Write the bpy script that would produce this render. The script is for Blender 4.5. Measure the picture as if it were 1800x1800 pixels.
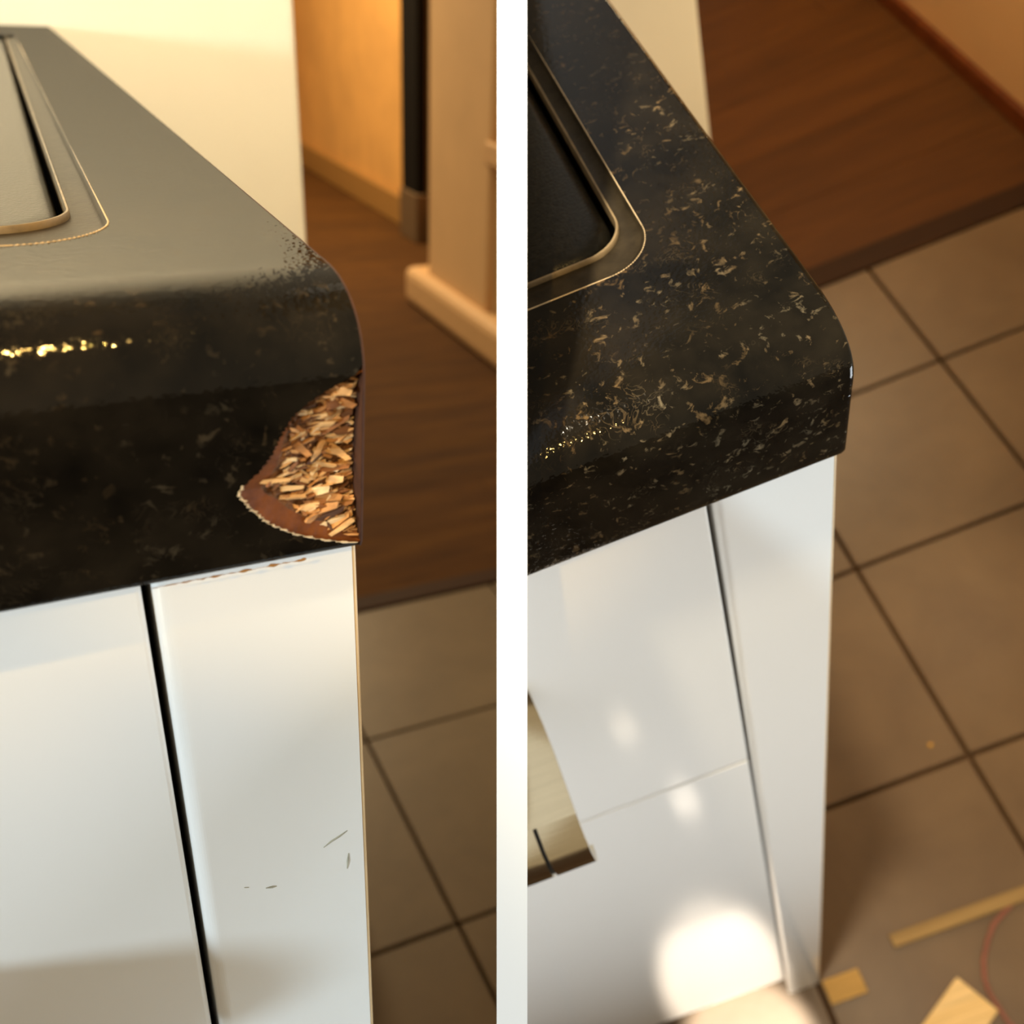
import bpy, bmesh, math, random
from mathutils import Matrix, Vector
import numpy as np

for o in list(bpy.data.objects):
    bpy.data.objects.remove(o, do_unlink=True)
scene = bpy.context.scene
C = scene.collection
random.seed(7)
rng = np.random.default_rng(11)

# ------------------------------------------------------------------ camera
# Two kitchen corners stand side by side with an added white divider between them.
# "R" (repaired corner) is upright in the world, "L" (damaged corner) has its own frame.
H = 0.87                                   # worktop underside above the floor
FPX = 1700.0
ML = np.array([[0.9009585936624314, -0.4317074759307794, 0.04361499433849955],
               [-0.16873495192814492, -0.44119172993306677, -0.8814070418566035],
               [0.39975258411107045, 0.7867518749021684, -0.4703396207341419]])
MR = np.array([[0.9294422449717803, -0.27026469186853114, -0.25118540879383006],
               [-0.3660243257204924, -0.7611929358923029, -0.535361099937213],
               [-0.04651135606036905, 0.5895271924808317, -0.8064083227996202]])
OL = np.array([(634-900)/FPX, (962-900)/FPX, 1.0])*0.15
OR = np.array([(1480-900)/FPX, (800-900)/FPX, 1.0])*0.2166
def to4(M, t):
    m = Matrix.Identity(4)
    for i in range(3):
        for j in range(3): m[i][j] = float(M[i][j])
        m[i][3] = float(t[i])
    return m
W_R = Matrix.Translation((0, 0, H))
EYE = W_R @ to4(MR, OR).inverted()         # eye frame (x right, y down, z forward) -> world
FLIP = Matrix.Diagonal((1, -1, -1, 1))
W_L = EYE @ to4(ML, OL)
WM = {'L': W_L, 'R': W_R}
cd = bpy.data.cameras.new('camera'); cam = bpy.data.objects.new('camera', cd); C.objects.link(cam)
cam.matrix_world = EYE @ FLIP
cd.sensor_fit = 'HORIZONTAL'; cd.sensor_width = 36; cd.lens = 36*FPX/1800
cd.clip_start = 0.005; cd.clip_end = 60
cd.dof.use_dof = True; cd.dof.focus_distance = 0.176; cd.dof.aperture_fstop = cd.lens/1.7
scene.camera = cam

# ------------------------------------------------------------------ light
world = bpy.data.worlds.new('world'); scene.world = world; world.use_nodes = True
bg = world.node_tree.nodes['Background']
bg.inputs[0].default_value = (1.0, 0.82, 0.56, 1); bg.inputs[1].default_value = 0.50
def area(name, M, loc, target, size, power, col, shape='DISK'):
    l = bpy.data.lights.new(name, 'AREA'); l.energy = power; l.color = col; l.size = size; l.shape = shape
    o = bpy.data.objects.new(name, l); C.objects.link(o)
    p = M @ Vector(loc); t = M @ Vector(target)
    q = (t-p).to_track_quat('-Z', 'Y')
    o.matrix_world = Matrix.Translation(p) @ q.to_matrix().to_4x4()
    return o
def spot(name, M, loc, target, deg, power, col, blend=0.35, soft=0.01):
    l = bpy.data.lights.new(name, 'SPOT'); l.energy = power; l.color = col; l.spot_size = math.radians(deg); l.spot_blend = blend; l.shadow_soft_size = soft
    o = bpy.data.objects.new(name, l); C.objects.link(o); p = M @ Vector(loc); t = M @ Vector(target)
    o.matrix_world = Matrix.Translation(p) @ (t-p).to_track_quat('-Z', 'Y').to_matrix().to_4x4()
spot('ceiling_spot', EYE, (-0.29, -0.42, -0.64), tuple(EYE.inverted() @ (W_R @ Vector((0.26, 0.10, -H)))), 20, 75, (1.0, 0.84, 0.58), 0.5, 0.03)
spot('ceiling_spot_warm', EYE, (0.160, -0.848, -0.93), tuple(EYE.inverted() @ (W_L @ Vector((-0.060, 0.026, 0.066)))), 4.8, 80, (1.0, 0.60, 0.16), 0.4, 0.013)
spot('pendant_spot_warm', EYE, (-0.20, -0.12, -1.27), tuple(EYE.inverted() @ (W_R @ Vector((-0.088, 0.014, 0.056)))), 4.6, 32, (1.0, 0.62, 0.18), 0.4, 0.011)
spot('sunbeam_dot', W_R, (-0.08, -0.80, 1.0), (-0.086, -0.300, -H), 0.85, 900, (1.0, 0.95, 0.78), 0.3, 0.004)
spot('sunbeam_dot', W_R, (-0.06, -0.72, 1.0), (-0.052, -0.200, -H), 1.0, 900, (1.0, 0.97, 0.86), 0.3, 0.004)
# a narrow sunbeam falling on the floor in front of the glossy cabinet
spot('sunbeam', W_R, (-0.06, -0.55, 1.0), (-0.082, -0.030, -H), 4.0, 1000, (1.0, 0.97, 0.86))
area('side_daylight', W_L, (-1.3, -0.62, 0.14), (-0.04, 0, -0.06), 0.14, 15, (0.70, 0.88, 1.0))
o = area('added_fill_right', EYE, (1.0, 0.50, 0.42), (0.10, 0.15, 0.32), 0.5, 1.6, (0.86, 0.94, 1.0)); o.data.spread = math.radians(70)  # added cool fill from the right for the cabinet fronts
area('wall_fill', W_L, (-0.20, 0.45, 0.50), (0.08, 0.755, 0.12), 0.12, 4.5, (1.0, 0.88, 0.64))  # added unseen light that brightens the cream wall
area('wall_fill_right', W_R, (0.50, 0.45, -0.30), (0.18, 0.75, -0.42), 0.08, 0.9, (1.0, 0.84, 0.56))  # unseen light added below worktop level to lift the rear cream wall
area('passage_fill', W_L, (0.5, 4.3, 1.4), (1.2, 3.9, -0.5), 0.5, 80, (1.0, 0.80, 0.48))  # added light to brighten the far passage walls and boards
area('passage_fill_right', W_R, (0.62, 1.35, 0.3), (0.79, 1.15, -0.80), 0.3, 6.5, (1.0, 0.80, 0.48))  # added light to lift the tan wall beyond the boards
scene.view_settings.view_transform = 'Standard'
scene.view_settings.look = 'None'
scene.view_settings.exposure = 0.0
scene.view_settings.gamma = 1.0
scene.view_settings.use_curve_mapping = False

# ------------------------------------------------------------------ materials
def lin(r, g, b):
    f = lambda c: (c/255/12.92) if c/255 <= 0.04045 else ((c/255+0.055)/1.055)**2.4
    return (f(r), f(g), f(b), 1)
class NT:
    def __init__(s, name):
        s.m = bpy.data.materials.new(name); s.m.use_nodes = True
        s.t = s.m.node_tree; s.b = s.t.nodes['Principled BSDF']
        s.co = s.t.nodes.new('ShaderNodeTexCoord')
    def n(s, typ, **kw):
        x = s.t.nodes.new(typ)
        for k, v in kw.items():
            if k in x.inputs: x.inputs[k].default_value = v
            else: setattr(x, k, v)
        return x
    def l(s, a, b): s.t.links.new(a, b)
    def noise(s, scale, detail=3, rough=0.5, dist=0, vec=None, stretch=None):
        x = s.n('ShaderNodeTexNoise'); x.inputs['Scale'].default_value = scale
        x.inputs['Detail'].default_value = detail; x.inputs['Roughness'].default_value = rough
        x.inputs['Distortion'].default_value = dist
        src = s.co.outputs['Object']
        if stretch:
            mp = s.n('ShaderNodeMapping'); mp.inputs['Scale'].default_value = stretch
            s.l(src, mp.inputs['Vector']); src = mp.outputs['Vector']
        s.l(src, x.inputs['Vector']); return x
    def ramp(s, fac, stops, interp='LINEAR'):
        r = s.n('ShaderNodeValToRGB'); e = r.color_ramp.elements; r.color_ramp.interpolation = interp
        while len(e) < len(stops): e.new(0.5)
        for i, (p, c) in enumerate(stops): e[i].position = p; e[i].color = c
        s.l(fac, r.inputs['Fac']); return r
    def mix(s, fac, a, b, mode='MIX'):
        x = s.n('ShaderNodeMix'); x.data_type = 'RGBA'; x.blend_type = mode
        for sock, v in ((x.inputs[0], fac), (x.inputs[6], a), (x.inputs[7], b)):
            if hasattr(v, 'is_linked') or hasattr(v, 'links'): s.l(v, sock)
            else: sock.default_value = v
        return x.outputs[2]
    def math(s, op, a, b):
        x = s.n('ShaderNodeMath'); x.operation = op
        for i, v in enumerate((a, b)):
            if hasattr(v, 'links'): s.l(v, x.inputs[i])
            else: x.inputs[i].default_value = v
        return x.outputs[0]
    def bump(s, h, strength, dist):
        x = s.n('ShaderNodeBump'); x.inputs['Strength'].default_value = strength; x.inputs['Distance'].default_value = dist
        s.l(h, x.inputs['Height']); s.l(x.outputs['Normal'], s.b.inputs['Normal'])
    def set(s, col=None, rough=None, metal=None, spec=None):
        if col is not None:
            if hasattr(col, 'links'): s.l(col, s.b.inputs['Base Color'])
            else: s.b.inputs['Base Color'].default_value = col
        if rough is not None: s.b.inputs['Roughness'].default_value = rough
        if metal is not None: s.b.inputs['Metallic'].default_value = metal
        if spec is not None: s.b.inputs['Specular IOR Level'].default_value = spec
        return s.m
G = lambda v: (v, v, v, 1)
def laminate(name, fleck, spec):
    t = NT(name)
    cl = t.noise(70, 3, 0.6)
    base = t.ramp(cl.outputs['Fac'], [(0.35, (0.0030, 0.0026, 0.0020, 1)), (0.70, (0.013, 0.0100, 0.0062, 1))])
    n1 = t.noise(390, 5, 0.62, 0.6)
    f1 = t.ramp(n1.outputs['Fac'], [(0.585, G(0)), (0.70, G(1))])
    n2 = t.noise(260, 2, 0.5, 2.2)
    f2 = t.ramp(n2.outputs['Fac'], [(0.47, G(0)), (0.492, G(1)), (0.508, G(1)), (0.53, G(0))])
    gate = t.ramp(t.noise(120, 2, 0.5).outputs['Fac'], [(0.56, G(0)), (0.68, G(1))])
    worm = t.math('MULTIPLY', f2.outputs['Color'], gate.outputs['Color'])
    cl2 = t.ramp(t.noise(45, 3).outputs['Fac'], [(0.38, G(0.25)), (0.62, G(1))])
    f = t.math('MULTIPLY', t.math('MAXIMUM', f1.outputs['Color'], t.math('MULTIPLY', worm, 0.3)), cl2.outputs['Color'])
    f = t.math('MULTIPLY', f, fleck)
    fc = t.ramp(t.noise(90, 1).outputs['Fac'], [(0.4, (0.30, 0.19, 0.085, 1)), (0.6, (0.20, 0.16, 0.10, 1))])
    col = t.mix(f, base.outputs['Color'], fc.outputs['Color'])
    h = t.noise(1000, 1, 0.5)
    t.bump(h.outputs['Fac'], 0.42, 0.00024)
    bn = t.b.inputs['Normal'].links[0].from_socket
    t.set(col, 0.6, 0, 0.0)
    # clear melamine top coat: weak Fresnel gloss over the printed paper
    gl = t.n('ShaderNodeBsdfGlossy'); gl.inputs['Roughness'].default_value = 0.085; t.l(bn, gl.inputs['Normal'])
    fr = t.n('ShaderNodeFresnel'); fr.inputs['IOR'].default_value = 1.34
    mx = t.n('ShaderNodeMixShader'); t.l(t.math('MINIMUM', fr.outputs[0], spec), mx.inputs[0])
    t.l(t.b.outputs[0], mx.inputs[1]); t.l(gl.outputs[0], mx.inputs[2])
    t.l(mx.outputs[0], t.t.nodes['Material Output'].inputs['Surface'])
    return t.m
def simple(name, col, rough=0.5, metal=0, var=0.12, scale=60, bump=0.0, bscale=400, bdist=0.0003, spec=0.5, stretch=None):
    t = NT(name)
    n = t.noise(scale, 4, 0.6, stretch=stretch)
    lo = tuple(c*(1-var) for c in col[:3])+(1,); hi = tuple(min(1, c*(1+var)) for c in col[:3])+(1,)
    r = t.ramp(n.outputs['Fac'], [(0.3, lo), (0.7, hi)])
    if bump:
        t.bump(t.noise(bscale, 3, stretch=stretch).outputs['Fac'], bump, bdist)
    return t.set(r.outputs['Color'], rough, metal, spec)
def wood(name, c0, c1, c2, rough=0.55):
    t = NT(name)
    oi = t.n('ShaderNodeObjectInfo')
    a = t.noise(3.0, 5, 0.62, 0.6, stretch=(1.2, 9, 9))
    b = t.noise(8.0, 4, 0.6, 0.2, stretch=(1.5, 40, 40))
    r = t.ramp(a.outputs['Fac'], [(0.30, c0), (0.52, c1), (0.72, c2)])
    r2 = t.ramp(b.outputs['Fac'], [(0.3, G(0.80)), (0.7, G(1.12))])
    r3 = t.ramp(oi.outputs['Random'], [(0, G(0.9)), (1, G(1.1))])
    col = t.mix(1.0, t.mix(1.0, r.outputs['Color'], r2.outputs['Color'], 'MULTIPLY'), r3.outputs['Color'], 'MULTIPLY')
    return t.set(col, rough, 0, 0.15)
def tilemat(name, c0, c1):
    t = NT(name); oi = t.n('ShaderNodeObjectInfo')
    r = t.ramp(t.noise(9, 5, 0.6, 0.4).outputs['Fac'], [(0.3, c0), (0.7, c1)])
    r3 = t.ramp(oi.outputs['Random'], [(0, G(0.93)), (1, G(1.06))])
    t.bump(t.noise(120, 4).outputs['Fac'], 0.1, 0.001)
    return t.set(t.mix(1.0, r.outputs['Color'], r3.outputs['Color'], 'MULTIPLY'), 0.42)
def island(name, stops, rough, bump=0.5):
    t = NT(name); g = t.n('ShaderNodeNewGeometry')
    r = t.ramp(g.outputs['Random Per Island'], stops)
    n = t.noise(900, 4, 0.6, stretch=(0.25, 1, 1))
    r2 = t.ramp(n.outputs['Fac'], [(0.3, G(0.65)), (0.7, G(1.25))])
    t.bump(n.outputs['Fac'], bump, 0.0004)
    return t.set(t.mix(1.0, r.outputs['Color'], r2.outputs['Color'], 'MULTIPLY'), rough)

M_LAM_L = laminate('laminate_dark_worn', 0.16, 0.20)
M_LAM_R = laminate('laminate_dark_flecked', 0.62, 0.25)
M_WHITE = simple('lacquer_white', (0.87, 0.86, 0.83, 1), 0.10, var=0.012, scale=6, spec=0.5)
M_WHITE_L = simple('lacquer_white_satin', (0.87, 0.87, 0.85, 1), 0.22, var=0.012, scale=6, spec=0.4)
M_BAND = simple('edge_band_beige', lin(226, 196, 150), 0.45, var=0.08)
M_DARK = simple('gap_shade', (0.012, 0.013, 0.014, 1), 0.7)  # near black, painted shade for the slit and the drawer gaps
M_PLINTH = simple('plinth_grey', lin(128, 128, 118), 0.35)
M_BROWN = simple('edge_brown', lin(62, 32, 13), 0.7, var=0.3, scale=300)
M_RESIN = simple('resin_brown', lin(112, 60, 17), 0.6, var=0.4, scale=260, spec=0.2, bump=0.35, bscale=900, bdist=0.0004)
M_CORE = simple('chipboard_core', lin(104, 66, 32), 0.85, var=0.65, scale=620, bump=0.8, bscale=900, bdist=0.0009, stretch=(0.4, 1, 1))
M_FLAKE = island('wood_flakes', [(0.0, lin(84, 50, 26)), (0.22, lin(150, 96, 50)), (0.5, lin(206, 148, 84)), (0.8, lin(226, 184, 126)), (1.0, lin(244, 216, 170))], 0.7)
M_TORN = simple('torn_paper_edge', lin(206, 184, 150), 0.7, var=0.2, scale=500)
M_REBATE = simple('rebate_dark', (0.030, 0.023, 0.014, 1), 0.4, var=0.4, scale=200, bump=0.2, bscale=900, spec=0.15)
M_BEAD = simple('bead_worn_silver', lin(142, 124, 96), 0.42, 0.0, var=0.3, scale=260)
M_PANEL = simple('inset_black', (0.014, 0.0125, 0.009, 1), 0.28, var=0.45, scale=500, bump=0.35, bscale=1300, bdist=0.0003, spec=0.2)
M_STEEL = simple('brushed_steel', lin(204, 190, 160), 0.20, 1.0, var=0.06, scale=900, stretch=(0.05, 1, 1), bump=0.08, bscale=1500)
M_STEEL_E = simple('brushed_steel_end', lin(190, 182, 168), 0.45, 0.6, var=0.05)
M_TILE_L = tilemat('tile_brown', lin(100, 80, 52), lin(114, 92, 62))
M_TILE_R = tilemat('tile_sand', lin(94, 70, 43), lin(110, 85, 56))
M_GROUT = simple('grout_brown', lin(84, 56, 28), 0.8)
M_WOOD_L = wood('laminate_floor_brown', lin(66, 38, 9), lin(80, 48, 12), lin(92, 58, 15), 0.8)
M_WOOD_R = wood('laminate_floor_red', lin(76, 44, 15), lin(86, 50, 17), lin(94, 56, 19))
M_STRIP = wood('threshold_dark', lin(46, 25, 8), lin(52, 29, 10), lin(60, 34, 12), 0.6)
M_CREAM = simple('wall_cream', (0.86, 0.75, 0.56, 1), 0.8, var=0.03, scale=5)
M_OCHRE = simple('wall_ochre', lin(206, 148, 74), 0.8, var=0.10, scale=5)
M_TAN = simple('wall_tan', lin(212, 168, 114), 0.7, var=0.05, scale=5)
M_TAN2 = simple('wall_olive_tan', lin(208, 178, 126), 0.7, var=0.06, scale=5)
M_SKIRT = simple('skirting_tan', lin(212, 166, 112), 0.5, var=0.08)
M_SKIRT2 = simple('skirting_olive', lin(150, 106, 50), 0.5, var=0.1)
M_SKIRT3 = wood('skirting_redbrown', lin(96, 46, 16), lin(108, 54, 20), lin(118, 60, 22))
M_BLACK = simple('black_matte', (0.006, 0.004, 0.002, 1), 0.9, spec=0.1)
M_GREY = simple('foot_grey', lin(92, 66, 34), 0.7)
M_BOARD = simple('divider_white', (0.93, 0.93, 0.93, 1), 0.75, var=0.01, scale=4)
M_OAK = wood('oak_dull', lin(140, 112, 70), lin(150, 122, 78), lin(160, 132, 86))
M_OAK2 = wood('oak_gold', lin(176, 138, 76), lin(188, 148, 82), lin(200, 160, 92))
M_OAK3 = wood('pine_pale', lin(236, 196, 130), lin(246, 210, 150), lin(252, 222, 166))
M_CABLE = simple('cable_redbrown', lin(140, 84, 66), 0.5)
M_SCUFF = simple('scuff_grey', lin(172, 168, 150), 0.7, var=0.3, scale=400)
M_CRUMB = simple('crumb_yellow', lin(224, 168, 70), 0.7)

# ------------------------------------------------------------------ helpers
HALF = 54/FPX*0.17/2                       # half thickness of the divider board
def clip(bm, sc):
    Minv = WM[sc].inverted() @ EYE
    s = 1 if sc == 'R' else -1
    p = Minv @ Vector((s*(HALF+0.0004), 0, 0)); n = (Minv.to_3x3() @ Vector((s, 0, 0))).normalized()
    if all((v.co-p).dot(n) >= 0 for v in bm.verts): return
    r = bmesh.ops.bisect_plane(bm, geom=bm.verts[:]+bm.edges[:]+bm.faces[:], plane_co=p, plane_no=n, clear_inner=True)
    e = [x for x in r['geom_cut'] if isinstance(x, bmesh.types.BMEdge) and x.is_valid]
    if e:
        try: bmesh.ops.holes_fill(bm, edges=e, sides=0)
        except Exception: pass
LOC = {}
def thing(name, label, cat, sc, loc=(0, 0, 0), group=None):
    o = bpy.data.objects.new(name, None); C.objects.link(o); o.empty_display_size = 0.02
    o.matrix_world = WM[sc] @ Matrix.Translation(loc); LOC[o.name] = (sc, Vector(loc))
    o['label'] = label; o['category'] = cat
    if group: o['group'] = group
    return o
def mk(name, bm, mat, parent=None, sc='L', loc=(0, 0, 0), smooth=None, do_clip=True, label=None, cat=None, group=None, kind=None):
    """bm is in the coordinates of its corner ('L'/'R')."""
    if parent is not None: sc, l = LOC[parent.name]
    else: l = Vector(loc)
    if do_clip: clip(bm, sc)
    if not bm.faces:
        bm.free(); return None
    bmesh.ops.translate(bm, verts=bm.verts[:], vec=-l)
    me = bpy.data.meshes.new(name); bm.to_mesh(me); bm.free()
    if smooth is not None:
        me.shade_smooth()
        me.set_sharp_from_angle(angle=math.radians(smooth))
    me.materials.append(mat)
    o = bpy.data.objects.new(name, me); C.objects.link(o)
    if parent is not None: o.parent = parent
    else: o.matrix_world = WM[sc] @ Matrix.Translation(l)
    LOC[o.name] = (sc, l)
    if label: o['label'] = label
    if cat: o['category'] = cat
    if group: o['group'] = group
    if kind: o['kind'] = kind
    return o
def box(x0, x1, y0, y1, z0, z1, bev=0.0, seg=2, bm=None):
    bm = bm or bmesh.new()
    v = [bm.verts.new((x, y, z)) for x in (x0, x1) for y in (y0, y1) for z in (z0, z1)]
    f = [(0, 1, 3, 2), (4, 6, 7, 5), (0, 4, 5, 1), (2, 3, 7, 6), (0, 2, 6, 4), (1, 5, 7, 3)]
    fs = [bm.faces.new([v[i] for i in q]) for q in f]
    bmesh.ops.recalc_face_normals(bm, faces=fs)
    if bev:
        bmesh.ops.bevel(bm, geom=list({e for q in fs for e in q.edges}), offset=bev, segments=seg, affect='EDGES', profile=0.5)
    return bm
def grid(rows, closed=False):
    """rows: list of equally long point lists -> quad skin"""
    bm = bmesh.new(); vv = [[bm.verts.new(p) for p in r] for r in rows]
    for i in range(len(vv)-1):
        n = len(vv[i])
        for j in range(n if closed else n-1):
            a, b, c, d = vv[i][j], vv[i][(j+1) % n], vv[i+1][(j+1) % n], vv[i+1][j]
            if len({a, b, c, d}) == 4:
                try: bm.faces.new((a, b, c, d))
                except ValueError: pass
    return bm
def tube(pts, r, n=8, taper=None, bm=None):
    bm = bm or bmesh.new(); P = [Vector(p) for p in pts]; rings = []
    for i, p in enumerate(P):
        t = (P[min(i+1, len(P)-1)]-P[max(i-1, 0)]).normalized()
        u = t.cross(Vector((0.13, 0.31, 0.94))).normalized(); w = t.cross(u)
        rr = r*(taper[i] if taper else 1)
        rings.append([bm.verts.new(p+rr*(math.cos(a)*u+math.sin(a)*w)) for a in [2*math.pi*k/n for k in range(n)]])
    for a, b in zip(rings, rings[1:]):
        for k in range(n): bm.faces.new((a[k], a[(k+1) % n], b[(k+1) % n], b[k]))
    bm.faces.new(rings[0][::-1]); bm.faces.new(rings[-1]); return bm

# ------------------------------------------------------------------ added divider between the two corners
def partition():
    # a plain white board added as divider, edge-on between the two corners
    bm = box(-HALF, HALF, -3.4, 3.4, 0.17, 6.6, 0.0)
    me = bpy.data.meshes.new('divider_board'); bm.to_mesh(me); bm.free(); me.materials.append(M_BOARD)
    o = bpy.data.objects.new('divider_board', me); C.objects.link(o); o.matrix_world = EYE
    o['kind'] = 'structure'; o['label'] = 'plain white board added to divide the two kitchen corners'
partition()

# ------------------------------------------------------------------ floors and walls
def floor_set(sc, name, xs, ys, tile_m, wood_m, y_th, wood_y1, xw0, xw1, lab, pw):
    x0, x1, y0 = xs[0], xs[-1], ys[0]
    fl = mk(name, box(x0-4.0, max(x1, xw1)+0.05, y0-9.0, wood_y1+0.2, -H-0.06, -H-0.0105), M_GROUT, None, sc, smooth=None, kind='structure', label=lab)
    g = 0.0021
    for a, b in zip(xs, xs[1:]):
        for c, d in zip(ys, ys[1:]):
            mk('tile', box(a+g, b-g, c+g, d-g, -H-0.0104, -H+rng.uniform(-0.0003, 0.0003), 0.0012, 1), tile_m, fl)
    y = y_th+0.035; k = 0
    while y < wood_y1:
        off = (k*0.437) % 1.2
        x = xw0-off
        while x < xw1:
            a, b = max(x, xw0), min(x+1.2, xw1)
            if b-a > 0.02:
                mk('plank', box(a+0.0003, b-0.0003, y+0.0003, y+pw-0.0003, -H-0.0104, -H+0.001, 0.0006, 1), wood_m, fl)
            x += 1.2
        y += pw; k += 1
    return fl
PL, PR = 0.337, 0.2365
floor_set('L', 'floor', [0.272-2*PL, 0.272-PL, 0.272, 0.272+PL, 0.272+2*PL, 0.272+3*PL], [0.57-3*PL, 0.57-2*PL, 0.57-PL, 0.57, 0.57+PL, 1.222],
          M_TILE_L, M_WOOD_L, 1.222, 6.3, 0.0, 1.62, 'brown tiled kitchen floor meeting brown wood boards behind the damaged corner', 0.19)
floor_set('R', 'floor', [0.473-i*PR for i in range(4, -1, -1)]+[0.473+PR, 0.473+2*PR], [0.152-3*PR, 0.152-2*PR, 0.152-PR, 0.152, 0.394, 0.630, 0.826],
          M_TILE_R, M_WOOD_R, 0.826, 1.9, 0.05, 0.80, 'sandy brown tiled floor meeting red brown boards beside the repaired corner', 0.14)
mk('trim_1', box(0.0, 1.55, 1.221, 1.262, -H-0.0104, -H+0.004, 0.003, 2), M_STRIP, None, 'L', kind='structure', label='dark threshold strip between wood and tile at the damaged corner')
mk('trim_2', box(0.02, 0.80, 0.824, 0.866, -H-0.0104, -H+0.004, 0.003, 2), M_STRIP, None, 'R', kind='structure', label='dark threshold strip between boards and tile at the repaired corner')
# damaged corner: walls in the blurred background
mk('wall_back', box(-1.2, 0.187, 0.755, 0.87, -H, 1.6, 0.004, 2), M_CREAM, None, 'L', kind='structure', label='bright cream wall end behind the damaged worktop')
mk('wall_far', box(1.52, 1.66, 3.3, 6.3, -H, 1.9), M_OCHRE, None, 'L', kind='structure', label='ochre wall far behind the damaged corner')
mk('baseboard_far', box(1.485, 1.52, 3.3, 6.3, -H, -H+0.13, 0.008, 2), M_SKIRT2, None, 'L', kind='structure', label='olive brown baseboard along the ochre wall')
mk('wall_end', box(-0.2, 1.66, 6.3, 6.45, -H, 1.9), M_OCHRE, None, 'L', kind='structure', label='ochre wall closing the passage')
mk('wall_side', box(1.15, 1.32, 0.9, 2.42, -H, 1.9), M_TAN2, None, 'L', kind='structure', label='olive tan wall at the right of the passage')
mk('trim_3', box(1.125, 1.34, 2.40, 2.86, -H, 1.9, 0.006, 2), M_TAN, None, 'L', kind='structure', label='tan door casing beside the black panel')
mk('trim_4', box(1.115, 1.15, 0.9, 2.42, -0.335, -0.275, 0.006, 2), M_SKIRT, None, 'L', kind='structure', label='brown rail along the olive tan wall')
mk('baseboard_side', box(1.085, 1.34, 0.9, 2.99, -H, -H+0.125, 0.03, 3), M_SKIRT, None, 'L', kind='structure', label='thick tan baseboard under the door casing')
t = thing('wall_panel', 'tall narrow black panel standing between ochre wall and tan door casing', 'panel', 'L', (1.45, 3.9, -H))
mk('panel', box(1.44, 1.48, 3.80, 3.985, -H+0.20, 1.5, 0.004, 2), M_BLACK, t)
mk('foot', box(1.43, 1.485, 3.78, 3.99, -H, -H+0.20, 0.006, 2), M_GREY, t)
# repaired corner
mk('wall_rear', box(-0.5, 0.2365, 0.75, 0.86, -H, 1.2, 0.003, 2), M_CREAM, None, 'R', kind='structure', label='pale cream wall end behind the repaired worktop')
mk('wall_hall', box(0.797, 0.90, 0.55, 2.1, -H, 1.2), M_TAN, None, 'R', kind='structure', label='tan wall at the far side of the red brown boards')
mk('baseboard_hall', box(0.786, 0.797, 0.55, 2.1, -H, -H+0.030, 0.003, 2), M_SKIRT3, None, 'R', kind='structure', label='red brown baseboard along the tan wall')

# ------------------------------------------------------------------ worktops
def profile(T, front, bulge):
    """outline of the rolled front (y, z) from the flat top down to the underside"""
    a, b, n = 0.0175, 0.0115, 2.45
    pts = []
    for k in range(0, 21):
        th = (math.pi/2)*k/20
        c, s = math.cos(th), math.sin(th)
        pts.append((front+a-a*(s**(2/n)), T-b+b*(max(c, 0)**(2/n))))
    return pts
def contour(xr, yf, rad, z, xmin, yb, n=14):
    p = [(xmin, yf, z), (xmin*0.5+xr*0.5, yf, z)]
    for k in range(n+1):
        th = -math.pi/2+(math.pi/2)*k/n
        p.append((xr-rad+rad*math.cos(th), yf+rad+rad*math.sin(th), z))
    p += [(xr, yf+0.12, z), (xr, yb, z)]
    return p
CHIP = [(0.0010, 0.0), (0.0015, -.0023), (.0029, -.0062), (.0049, -.0104), (.0075, -.0139), (.0108, -.0165), (.0133, -.0179), (.0143, -.0174),
        (.0164, -.0149), (.0187, -.0131), (.0215, -.0117), (.0244, -.0099), (.0264, -.0075), (.0279, -.005), (.0291, -.0025), (.0302, 0.0)]
CZ = np.array([c[0] for c in CHIP]); CX = np.array([c[1] for c in CHIP])
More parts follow.
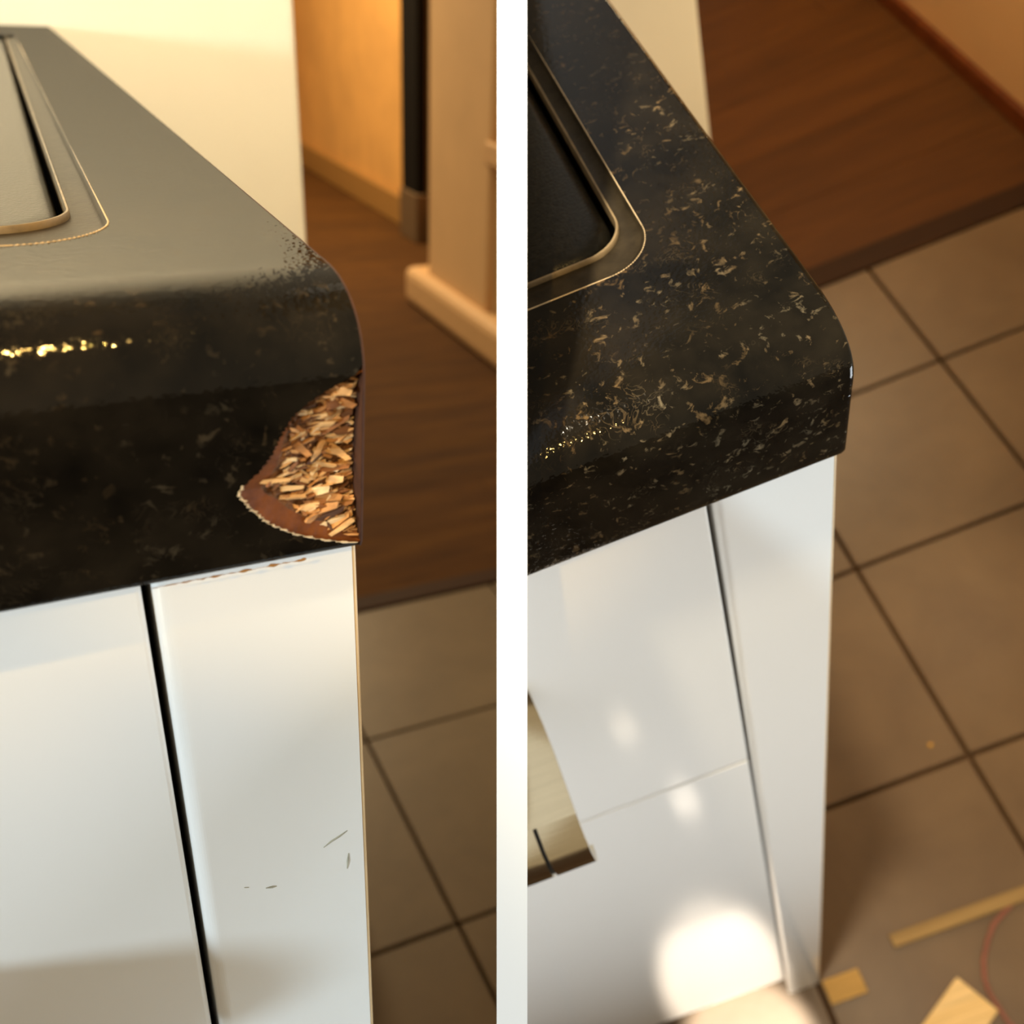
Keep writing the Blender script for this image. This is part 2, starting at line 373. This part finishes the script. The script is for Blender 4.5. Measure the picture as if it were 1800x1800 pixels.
def worktop(sc, T, front, lam, xmin, yb, cut, inner, panel, name, label, chipped):
    w = thing(name, label, 'worktop', sc, (0, 0.3, 0))
    prof = profile(T, front, 0)
    zt = prof[-1][1]
    rows = [(y, z) for y, z in prof]
    nz = 150 if chipped else 14
    for k in range(1, nz+1):
        z = zt+(0.0012-zt)*k/nz
        rows.append((front*(z/zt)**1.0 if zt else front, z))
    rows += [(0.0002, 0.0005), (0.0009, 0.0)]
    yface = lambda z: front*(z/zt) if z < zt else front
    jit = {}
    def xl(z):
        if not chipped or z <= CZ[0] or z >= CZ[-1]: return 0.0
        j = 0.00018*math.sin(z*9000)+0.00014*math.sin(z*21000+1)
        return min(0.0, float(np.interp(z, CZ, CX))+j*min(1, (z-CZ[0])/0.001))
    frac = [1-(1-k/44)**1.0 for k in range(45)] if not chipped else [0, .3, .55, .72, .82, .88, .92, .945, .96, .97, .978, .984, .989, .993, .996, .998, 1.0]
    g = []
    for y, z in rows:
        x1 = xl(z); g.append([(xmin+(x1-xmin)*f, y, z) for f in frac])
    bm = grid(g)
    # flat top around the routed opening, underside, back, far end
    ytop = prof[0][0]
    c0 = contour(*cut, T, xmin, yb-0.14)
    loop = [(xmin, ytop, T), (0, ytop, T), (0, yb, T), (xmin, yb, T), (xmin, yb-0.14, T)]+c0[::-1]
    f = bm.faces.new([bm.verts.new(p) for p in loop]); bmesh.ops.triangulate(bm, faces=[f])
    for q in ([(xmin, 0.0009, 0), (xmin, yb, 0), (0, yb, 0), (0, 0.0009, 0)], [(xmin, yb, 0), (xmin, yb, T), (0, yb, T), (0, yb, 0)]):
        bm.faces.new([bm.verts.new(p) for p in q])
    bmesh.ops.remove_doubles(bm, verts=bm.verts[:], dist=1e-6)
    bmesh.ops.recalc_face_normals(bm, faces=bm.faces[:])
    if not chipped:
        # closed right end in the same laminate with a softened arris
        pass
    mk('laminate', bm, lam, w, smooth=40)
    # end strip closing the right end
    full = [(p[0], p[1]) for p in prof]+[(yface(z), z) for z in np.linspace(zt, 0.0012, 24)[1:]]+[(0.0006, 0.0), (yb, 0.0), (yb, T)]
    th = 0.00030 if chipped else 0.0012
    ins = 0.0 if chipped else 0.0010
    def shr(p, d):
        return (p[0]+d if p[0] < 0.02 else p[0], p[1]-d if p[1] > T*0.6 else p[1]+d)
    r0 = [(0.0, y, z) for y, z in full]
    if chipped:
        r1 = [(th, y, z) for y, z in full]; rr = [r0, r1]
    else:
        rr = [r0]+[(lambda a: [(th*math.sin(a), )+shr(p, 0.0011*(1-math.cos(a))) for p in full])(math.pi/2*k/5) for k in range(1, 6)]
    bm = grid(rr, closed=True)
    bm.faces.new([bm.verts.new(p) for p in rr[-1]])
    bm.faces.new([bm.verts.new((p[0]-0.00005, p[1], p[2])) for p in rr[0]])
    bmesh.ops.remove_doubles(bm, verts=bm.verts[:], dist=1e-6); bmesh.ops.recalc_face_normals(bm, faces=bm.faces[:])
    mk('edge_strip', bm, M_BROWN if chipped else lam, w, smooth=35, label='thin brown edge strip' if chipped else None)
    # routed rebate round the inset panel
    def stack(cs): return grid([contour(x, y, r, z, xmin, yb-0.14) for x, y, r, z in cs])
    (cx, cy, cr), (ix, iy, ir) = cut, inner
    mid = lambda f: (cx+(ix-cx)*f, cy+(iy-cy)*f, cr+(ir-cr)*f)
    bm = stack([mid(0)+(T,), mid(0.06)+(T-0.0002,), mid(0.13)+(T-0.0009,), mid(0.22)+(T-0.0014,), mid(0.78)+(T-0.0016,), mid(1.0)+(T-0.0016,), mid(1.02)+(T-0.016,)])
    bmesh.ops.recalc_face_normals(bm, faces=bm.faces[:])
    if sum(f.normal.z*f.calc_area() for f in bm.faces) < 0: bmesh.ops.reverse_faces(bm, faces=bm.faces[:])
    mk('rebate', bm, M_REBATE, w, smooth=50)
    # worn pale arris along the outer edge of the rebate
    cc = contour(cx, cy, cr, T+0.00002, xmin, yb-0.14, 40)
    pts = []
    for a, b in zip(cc, cc[1:]):
        for k in range(6): pts.append(tuple(a[i]+(b[i]-a[i])*k/6 for i in range(3)))
    tp = [max(0.15, 0.75+0.55*math.sin(i*0.7)+0.3*math.sin(i*1.9)) for i in range(len(pts))]
    mk('worn_arris', tube(pts, 0.00013, 6, tp), M_TORN, w, smooth=60, label='pale worn line round the routed edge')
    # inset panel lying in the opening
    p = thing('inset_panel', panel[1], 'inset panel', sc, (-0.08, 0.3, T-0.012))
    o1, o2 = panel[0]
    px, py = ix-o1, iy+o2
    bm = stack([(px, py, ir, T-0.014), (px, py, ir, T-0.0055), (px-0.0003, py+0.0006, ir, T-0.0040), (px-0.0010, py+0.0018, ir, T-0.0028), (px-0.0020, py+0.0034, ir, T-0.0023), (px-0.0034, py+0.0055, ir, T-0.0021)])
    top = contour(px-0.0034, py+0.0055, ir, T-0.0021, xmin, yb-0.14)
    bm.faces.new([bm.verts.new(q) for q in top+[(xmin, yb-0.14, T-0.0021)]])
    bmesh.ops.remove_doubles(bm, verts=bm.verts[:], dist=1e-6); bmesh.ops.recalc_face_normals(bm, faces=bm.faces[:])
    if sum(f.normal.z*f.calc_area() for f in bm.faces) < 0: bmesh.ops.reverse_faces(bm, faces=bm.faces[:])
    mk('panel', bm, M_PANEL, p, smooth=50)
    b1 = 0.00048
    bm = stack([mid(1.0)+(T-0.0018,), mid(1.0)+(T-0.0007,), (ix-b1*0.3, iy+b1*0.4, ir, T-0.0004), (ix-b1, iy+b1*1.5, ir, T-0.0005), (ix-b1-0.0002, iy+b1*1.7, ir, T-0.0035)])
    bmesh.ops.recalc_face_normals(bm, faces=bm.faces[:])
    if sum(f.normal.z*f.calc_area() for f in bm.faces) < 0: bmesh.ops.reverse_faces(bm, faces=bm.faces[:])
    mk('seal_bead', bm, M_BEAD, p, smooth=60, label='pale worn bead round the panel')
    return w, yface, xl
TL, TR = 0.0412, 0.0402
wl, yfL, xlL = worktop('L', TL, -0.0040, M_LAM_L, -0.45, 0.755, (-0.0262, 0.0335, 0.0145), (-0.0312, 0.0490, 0.0125),
    ((0.0016, 0.0040), 'dark grey inset panel sunk in the damaged worktop behind its pale bead'), 'worktop',
    'dark speckled worktop with its front corner broken open to bare chipboard', True)
wr, yfR, xlR = worktop('R', TR, -0.0020, M_LAM_R, -0.30, 0.70, (-0.0232, 0.0382, 0.0115), (-0.0272, 0.0462, 0.0095),
    ((0.0016, 0.0030), 'glossy black inset panel sunk in the repaired worktop beside its flecked rim'), 'worktop',
    'dark gold-flecked worktop with an intact repaired front corner above steel handle', False)

# the broken corner: hollow, resin edge, chipboard and flakes
def broken_corner():
    zz = np.linspace(CZ[0]+0.00005, CZ[-1]-0.00005, 120); nu = 70
    bz = np.linspace(CZ[0], CZ[-1], 400); bx = np.array([xlL(z) for z in bz])
    def dist(x, z): return float(np.min(np.hypot(bx-x, bz-z)))
    def band(z, x):                       # width of the brown resin rim, wide at the lower left
        a = np.interp(z, [0, 0.004, 0.010, 0.0150, 0.0200, 0.024, 0.031], [0.0009, 0.0020, 0.0030, 0.0022, 0.0009, 0.0004, 0.0002])
        return float(a*np.interp(x, [-0.006, -0.001], [1, 0.6]))
    def smooth_noise(x, z):
        return (math.sin(x*1900+z*700)+math.sin(z*2600-x*900+1.3)+math.sin(x*3700+2)*math.sin(z*4100))*0.33
    def depth(x, z, rough=True):
        d = dist(x, z); b = band(z, x)
        if d < b: return 0.0001+0.0011*(d/b)**0.8
        e = d-b
        v = 0.0012+0.0036*(1-math.exp(-e/0.0045))
        if rough: v += min(1, e/0.0006)*(0.00055*smooth_noise(x, z)+rng.normal(0, 0.00013))
        return v
    rows, tag = [], []
    for z in zz:
        x1 = xlL(z); r, tr = [], []
        for k in range(nu+1):
            u = (k/nu)**1.0; x = x1*(1-u)
            d = dist(x, z); tr.append(d < band(z, x))
            dep = depth(x, z) if k else 0.0
            r.append((x, yfL(z)+dep, z))
        rows.append(r); tag.append(tr)
    for nm, mat, want, lb in (('resin_rim', M_RESIN, True, 'smooth brown rim of the break'), ('chipboard_core', M_CORE, False, 'bare chipboard inside the break')):
        bm = grid(rows); n = nu+1; bm.verts.ensure_lookup_table(); dele = []
        bm.faces.ensure_lookup_table(); idx = 0
        for f in bm.faces:
            ids = [v.index if v.index >= 0 else 0 for v in f.verts]
        bm.verts.index_update()
        for f in bm.faces:
            c = sum(tag[v.index//n][v.index % n] for v in f.verts) >= 2
            if c != want: dele.append(f)
        bmesh.ops.delete(bm, geom=dele, context='FACES')
        for f in bm.faces:
            if f.normal.y > 0: f.normal_flip()
        mk(nm, bm, mat, wl, smooth=70, label=lb)
    bm = bmesh.new(); made = 0
    while made < 330:
        z = rng.uniform(CZ[0]+0.0008, CZ[-1]-0.0006); x1 = xlL(z)
        if x1 > -0.0012: continue
        x = rng.uniform(x1, -0.0003)
        if dist(x, z) < band(z, x)+0.0002: continue
        dep = depth(x, z, False)
        big = rng.random() < 0.22
        L_ = rng.uniform(0.0030, 0.0068) if big else rng.uniform(0.0010, 0.0030)
        w_ = rng.uniform(0.0006, 0.0016) if big else rng.uniform(0.00022, 0.0006)
        h_ = rng.uniform(0.00012, 0.00030)
        if x+L_/2 > -0.0001: x = -0.0001-L_/2
        if dist(x-L_/2, z) < 0.0005 or x-L_/2 < xlL(z): continue
        ang = rng.normal(0.15, 0.42)
        m = Matrix.Translation((x, yfL(z)+dep-rng.uniform(-0.0001, 0.0007), z)) @ Matrix.Rotation(-ang, 4, 'Y') @ Matrix.Rotation(rng.normal(0, 0.22), 4, 'Z') @ Matrix.Rotation(rng.normal(0, 0.5), 4, 'X')
        pr = [(-0.5, 0.15), (-0.35, 0.5), (0.1, 0.5), (0.5, 0.2), (0.42, -0.4), (-0.2, -0.5)]
        a = [bm.verts.new(m @ Vector((p*L_, -h_, q*w_))) for p, q in pr]; b = [bm.verts.new(m @ Vector((p*L_, h_, q*w_))) for p, q in pr]
        bm.faces.new(a); bm.faces.new(b[::-1])
        for k in range(6): bm.faces.new((a[k], b[k], b[(k+1) % 6], a[(k+1) % 6]))
        made += 1
    bmesh.ops.recalc_face_normals(bm, faces=bm.faces[:])
    mk('wood_flakes', bm, M_FLAKE, wl, kind='stuff', label='splintered wood flakes in the break')
    pts = [(xlL(z), yfL(z)-0.00006, z) for z in np.linspace(0.0146, 0.0011, 90)]
    mk('torn_edge', tube(pts, 0.00013, 6, [max(0.2, 0.9+0.6*math.sin(i*0.9)+0.4*math.sin(i*2.3)) for i in range(90)]), M_TORN, wl, smooth=60, label='thin pale torn edge of the laminate')
    pts = [(x, 0.0004, -0.0004-rng.uniform(0, 0.00015)) for i, x in enumerate(np.linspace(-0.031, -0.0085, 60))]
    mk('raw_underside', tube(pts, 0.00026, 6, [max(0.1, (0.35+0.5*(i/59))*abs(math.sin(i*0.31)+0.6*math.sin(i*0.83+1))*rng.uniform(0.6, 1.1)) for i in range(60)]), M_SKIRT2, wl, smooth=60, label='ragged raw edge under the worktop')
broken_corner()

# ------------------------------------------------------------------ base cabinets
YD = 0.0062
def handle_profile(dz=0.0):
    return [(y, z+dz) for y, z in [(.0062, -.0655), (.0030, -.0745), (-.0020, -.0815), (-.0090, -.0858), (-.0180, -.0888), (-.0260, -.0912), (-.0320, -.0945), (-.0355, -.0990), (-.0365, -.1045), (-.0350, -.1095), (-.0315, -.1130)]]
def handle(parent, x0, x1, slit, dz):
    pr = handle_profile(dz); t = 0.0026
    def shell(xa, xb, j0=0, j1=None, off=0.0, th=None):
        def offset(d0):
            r = []
            for i, p in enumerate(pr):
                a = Vector(pr[max(i-1, 0)]); b = Vector(pr[min(i+1, len(pr)-1)]); d = (b-a).normalized()
                r.append((p[0]-d[1]*d0, p[1]+d[0]*d0))
            return r[j0:j1]
        ring = offset(off)+offset(off+(th or t))[::-1]
        bm = grid([[(x, y, z) for y, z in ring] for x in (xa, xb)], closed=True)
        for x in (xa, xb): bm.faces.new([bm.verts.new((x, y, z)) for y, z in ring])
        bmesh.ops.remove_doubles(bm, verts=bm.verts[:], dist=1e-6); bmesh.ops.recalc_face_normals(bm, faces=bm.faces[:])
        return bm
    if x1 > slit:
        # upper plate runs through; the lip is parted by a narrow slit into pull and end piece
        bm = shell(x0, x1, 0, 6)
        tmp = bpy.data.meshes.new('tmp'); b2 = shell(x0, slit-0.0006, 5); b2.to_mesh(tmp); b2.free(); bm.from_mesh(tmp); bpy.data.meshes.remove(tmp)
        mk('handle', bm, M_STEEL, parent, smooth=40, label='broad brushed steel pull')
        mk('handle_end', shell(slit+0.0006, x1, 5), M_STEEL, parent, smooth=40, label='steel end piece beyond the slit')
        bm = shell(slit-0.002, slit+0.002, 5, None, 0.0008, 0.0018)
        mk('slit_shade', bm, M_DARK, parent, smooth=40, label='dark strip painting the shade inside the slit')  # dark strip put behind the slit in place of its shade
    else:
        mk('handle', shell(x0, x1), M_STEEL, parent, smooth=40, label='broad brushed steel pull')
def cabinet(sc, label, xgap, x_r, drawers, handle_x, plinth_z, xmin, wm):
    c = thing('base_cabinet', label, 'cabinet', sc, (-0.2, 0.3, -H))
    # end panel with rounded front left arris
    YE = YD-0.0012
    bm = box(xgap+0.0014, x_r, YE, 0.58, -H+0.0005, -0.0004)
    e = [e for e in bm.edges if all(abs(v.co.x-(xgap+0.0014)) < 1e-6 and abs(v.co.y-YE) < 1e-6 for v in e.verts)]
    bmesh.ops.bevel(bm, geom=e, offset=0.0026, segments=10, affect='EDGES', profile=0.5)
    ep = mk('end_panel', bm, wm, c)
    mk('edge_band', box(x_r, x_r+0.0007, YE+0.0001, 0.57, -H+0.0006, -0.0006, 0.0003, 2), M_BAND, ep, label='beige edge band')
    for i, (z1, z0) in enumerate(drawers):
        d = mk('drawer_front', box(xmin, xgap, YD, YD+0.0185, z0, z1, 0.0009, 3), wm, c)
        if i == 0: handle(d, *handle_x)
    mk('carcass', box(xmin, xgap+0.0012, YD+0.0205, 0.57, plinth_z, -0.0008), M_DARK, c)  # carcass coloured near black so the gaps read as shaded
    mk('plinth', box(xmin, xgap+0.0012, 0.05, 0.066, -H+0.0005, plinth_z-0.0005), M_PLINTH, c, label='grey plinth')
    return c, ep
cl, epL = cabinet('L', 'white cabinet under the broken worktop corner, scuffed end panel', -0.0320, 0.0000, [(-0.0015, -0.1925), (-0.1955, -0.775)], (-0.40, -0.0960, -0.1080, 0.020), -0.775, -0.45, M_WHITE_L)
cr, epR = cabinet('R', 'glossy white cabinet with broad steel handle under the repaired worktop', -0.0305, 0.0008, [(-0.0015, -0.1905), (-0.1928, -0.775)], (-0.30, -0.0905, -0.1030, 0.007), -0.775, -0.36, M_WHITE)
def scuff(pts, r):
    bm = tube(pts, r, 6, [0.4]+[1]*(len(pts)-2)+[0.4])
    mk('scuff_mark', bm, M_SCUFF, epL, smooth=60, label='small grey scuff')
scuff([(-0.0077, YD-0.0012, -0.0665), (-0.0062, YD-0.0012, -0.0655), (-0.0045, YD-0.0012, -0.0648), (-0.0030, YD-0.0012, -0.0640)], 0.00022)
scuff([(-0.0030, YD-0.0012, -0.0700), (-0.0032, YD-0.0012, -0.0720), (-0.0034, YD-0.0012, -0.0740)], 0.00025)
scuff([(-0.0228, YD-0.0012, -0.0703), (-0.0220, YD-0.0012, -0.0706)], 0.00022)
scuff([(-0.0190, YD-0.0012, -0.0722), (-0.0178, YD-0.0012, -0.0724), (-0.0170, YD-0.0012, -0.0726)], 0.00026)

# ------------------------------------------------------------------ small things on the floor beside the repaired corner
mk('wooden_batten', box(0.080, 0.42, 0.0105, 0.0225, -H+0.0005, -H+0.006, 0.001, 2), M_OAK, None, 'R', loc=(0, 0, 0), label='long pale wooden batten lying on the sandy floor tiles', cat='batten')
mk('wooden_batten', box(0.004, 0.040, -0.016, 0.0055, -H+0.0005, -H+0.006, 0.001, 2), M_OAK2, None, 'R', label='short pale wooden offcut at the foot of the glossy cabinet', cat='batten')
bm = box(-0.03, 0.03, -0.02, 0.02, 0, 0.022, 0.0015, 2)
bmesh.ops.transform(bm, verts=bm.verts[:], matrix=Matrix.Translation((0.100, -0.062, -H+0.0006)) @ Matrix.Rotation(0.5, 4, 'Z'))
mk('wooden_block', bm, M_OAK3, None, 'R', label='small pale wooden block at the bottom edge near the offcut', cat='block')
cpts = [(0.235, 0.022), (0.205, 0.015), (0.1735, 0.0014), (0.1606, -0.010), (0.1485, -0.024), (0.142, -0.037), (0.1396, -0.0486), (0.142, -0.075), (0.155, -0.10)]
tt = np.linspace(0, len(cpts)-1, 40)
pts = [(float(np.interp(q, range(len(cpts)), [c[0] for c in cpts])), float(np.interp(q, range(len(cpts)), [c[1] for c in cpts])), -H+0.0026) for q in tt]
mk('cable', tube(pts, 0.0022, 8), M_CABLE, None, 'R', smooth=60, label='red brown cable curving over the floor tiles', cat='cable')
bm = bmesh.new(); bmesh.ops.create_icosphere(bm, subdivisions=2, radius=0.0022)
for v in bm.verts: v.co *= 1+0.25*math.sin(v.co.x*3000+v.co.z*2000); v.co.z *= 0.6
bmesh.ops.translate(bm, verts=bm.verts[:], vec=(0.207, 0.175, -H+0.0012))
mk('crumb', bm, M_CRUMB, None, 'R', smooth=60, label='tiny yellow crumb lying on a sandy floor tile', cat='crumb')
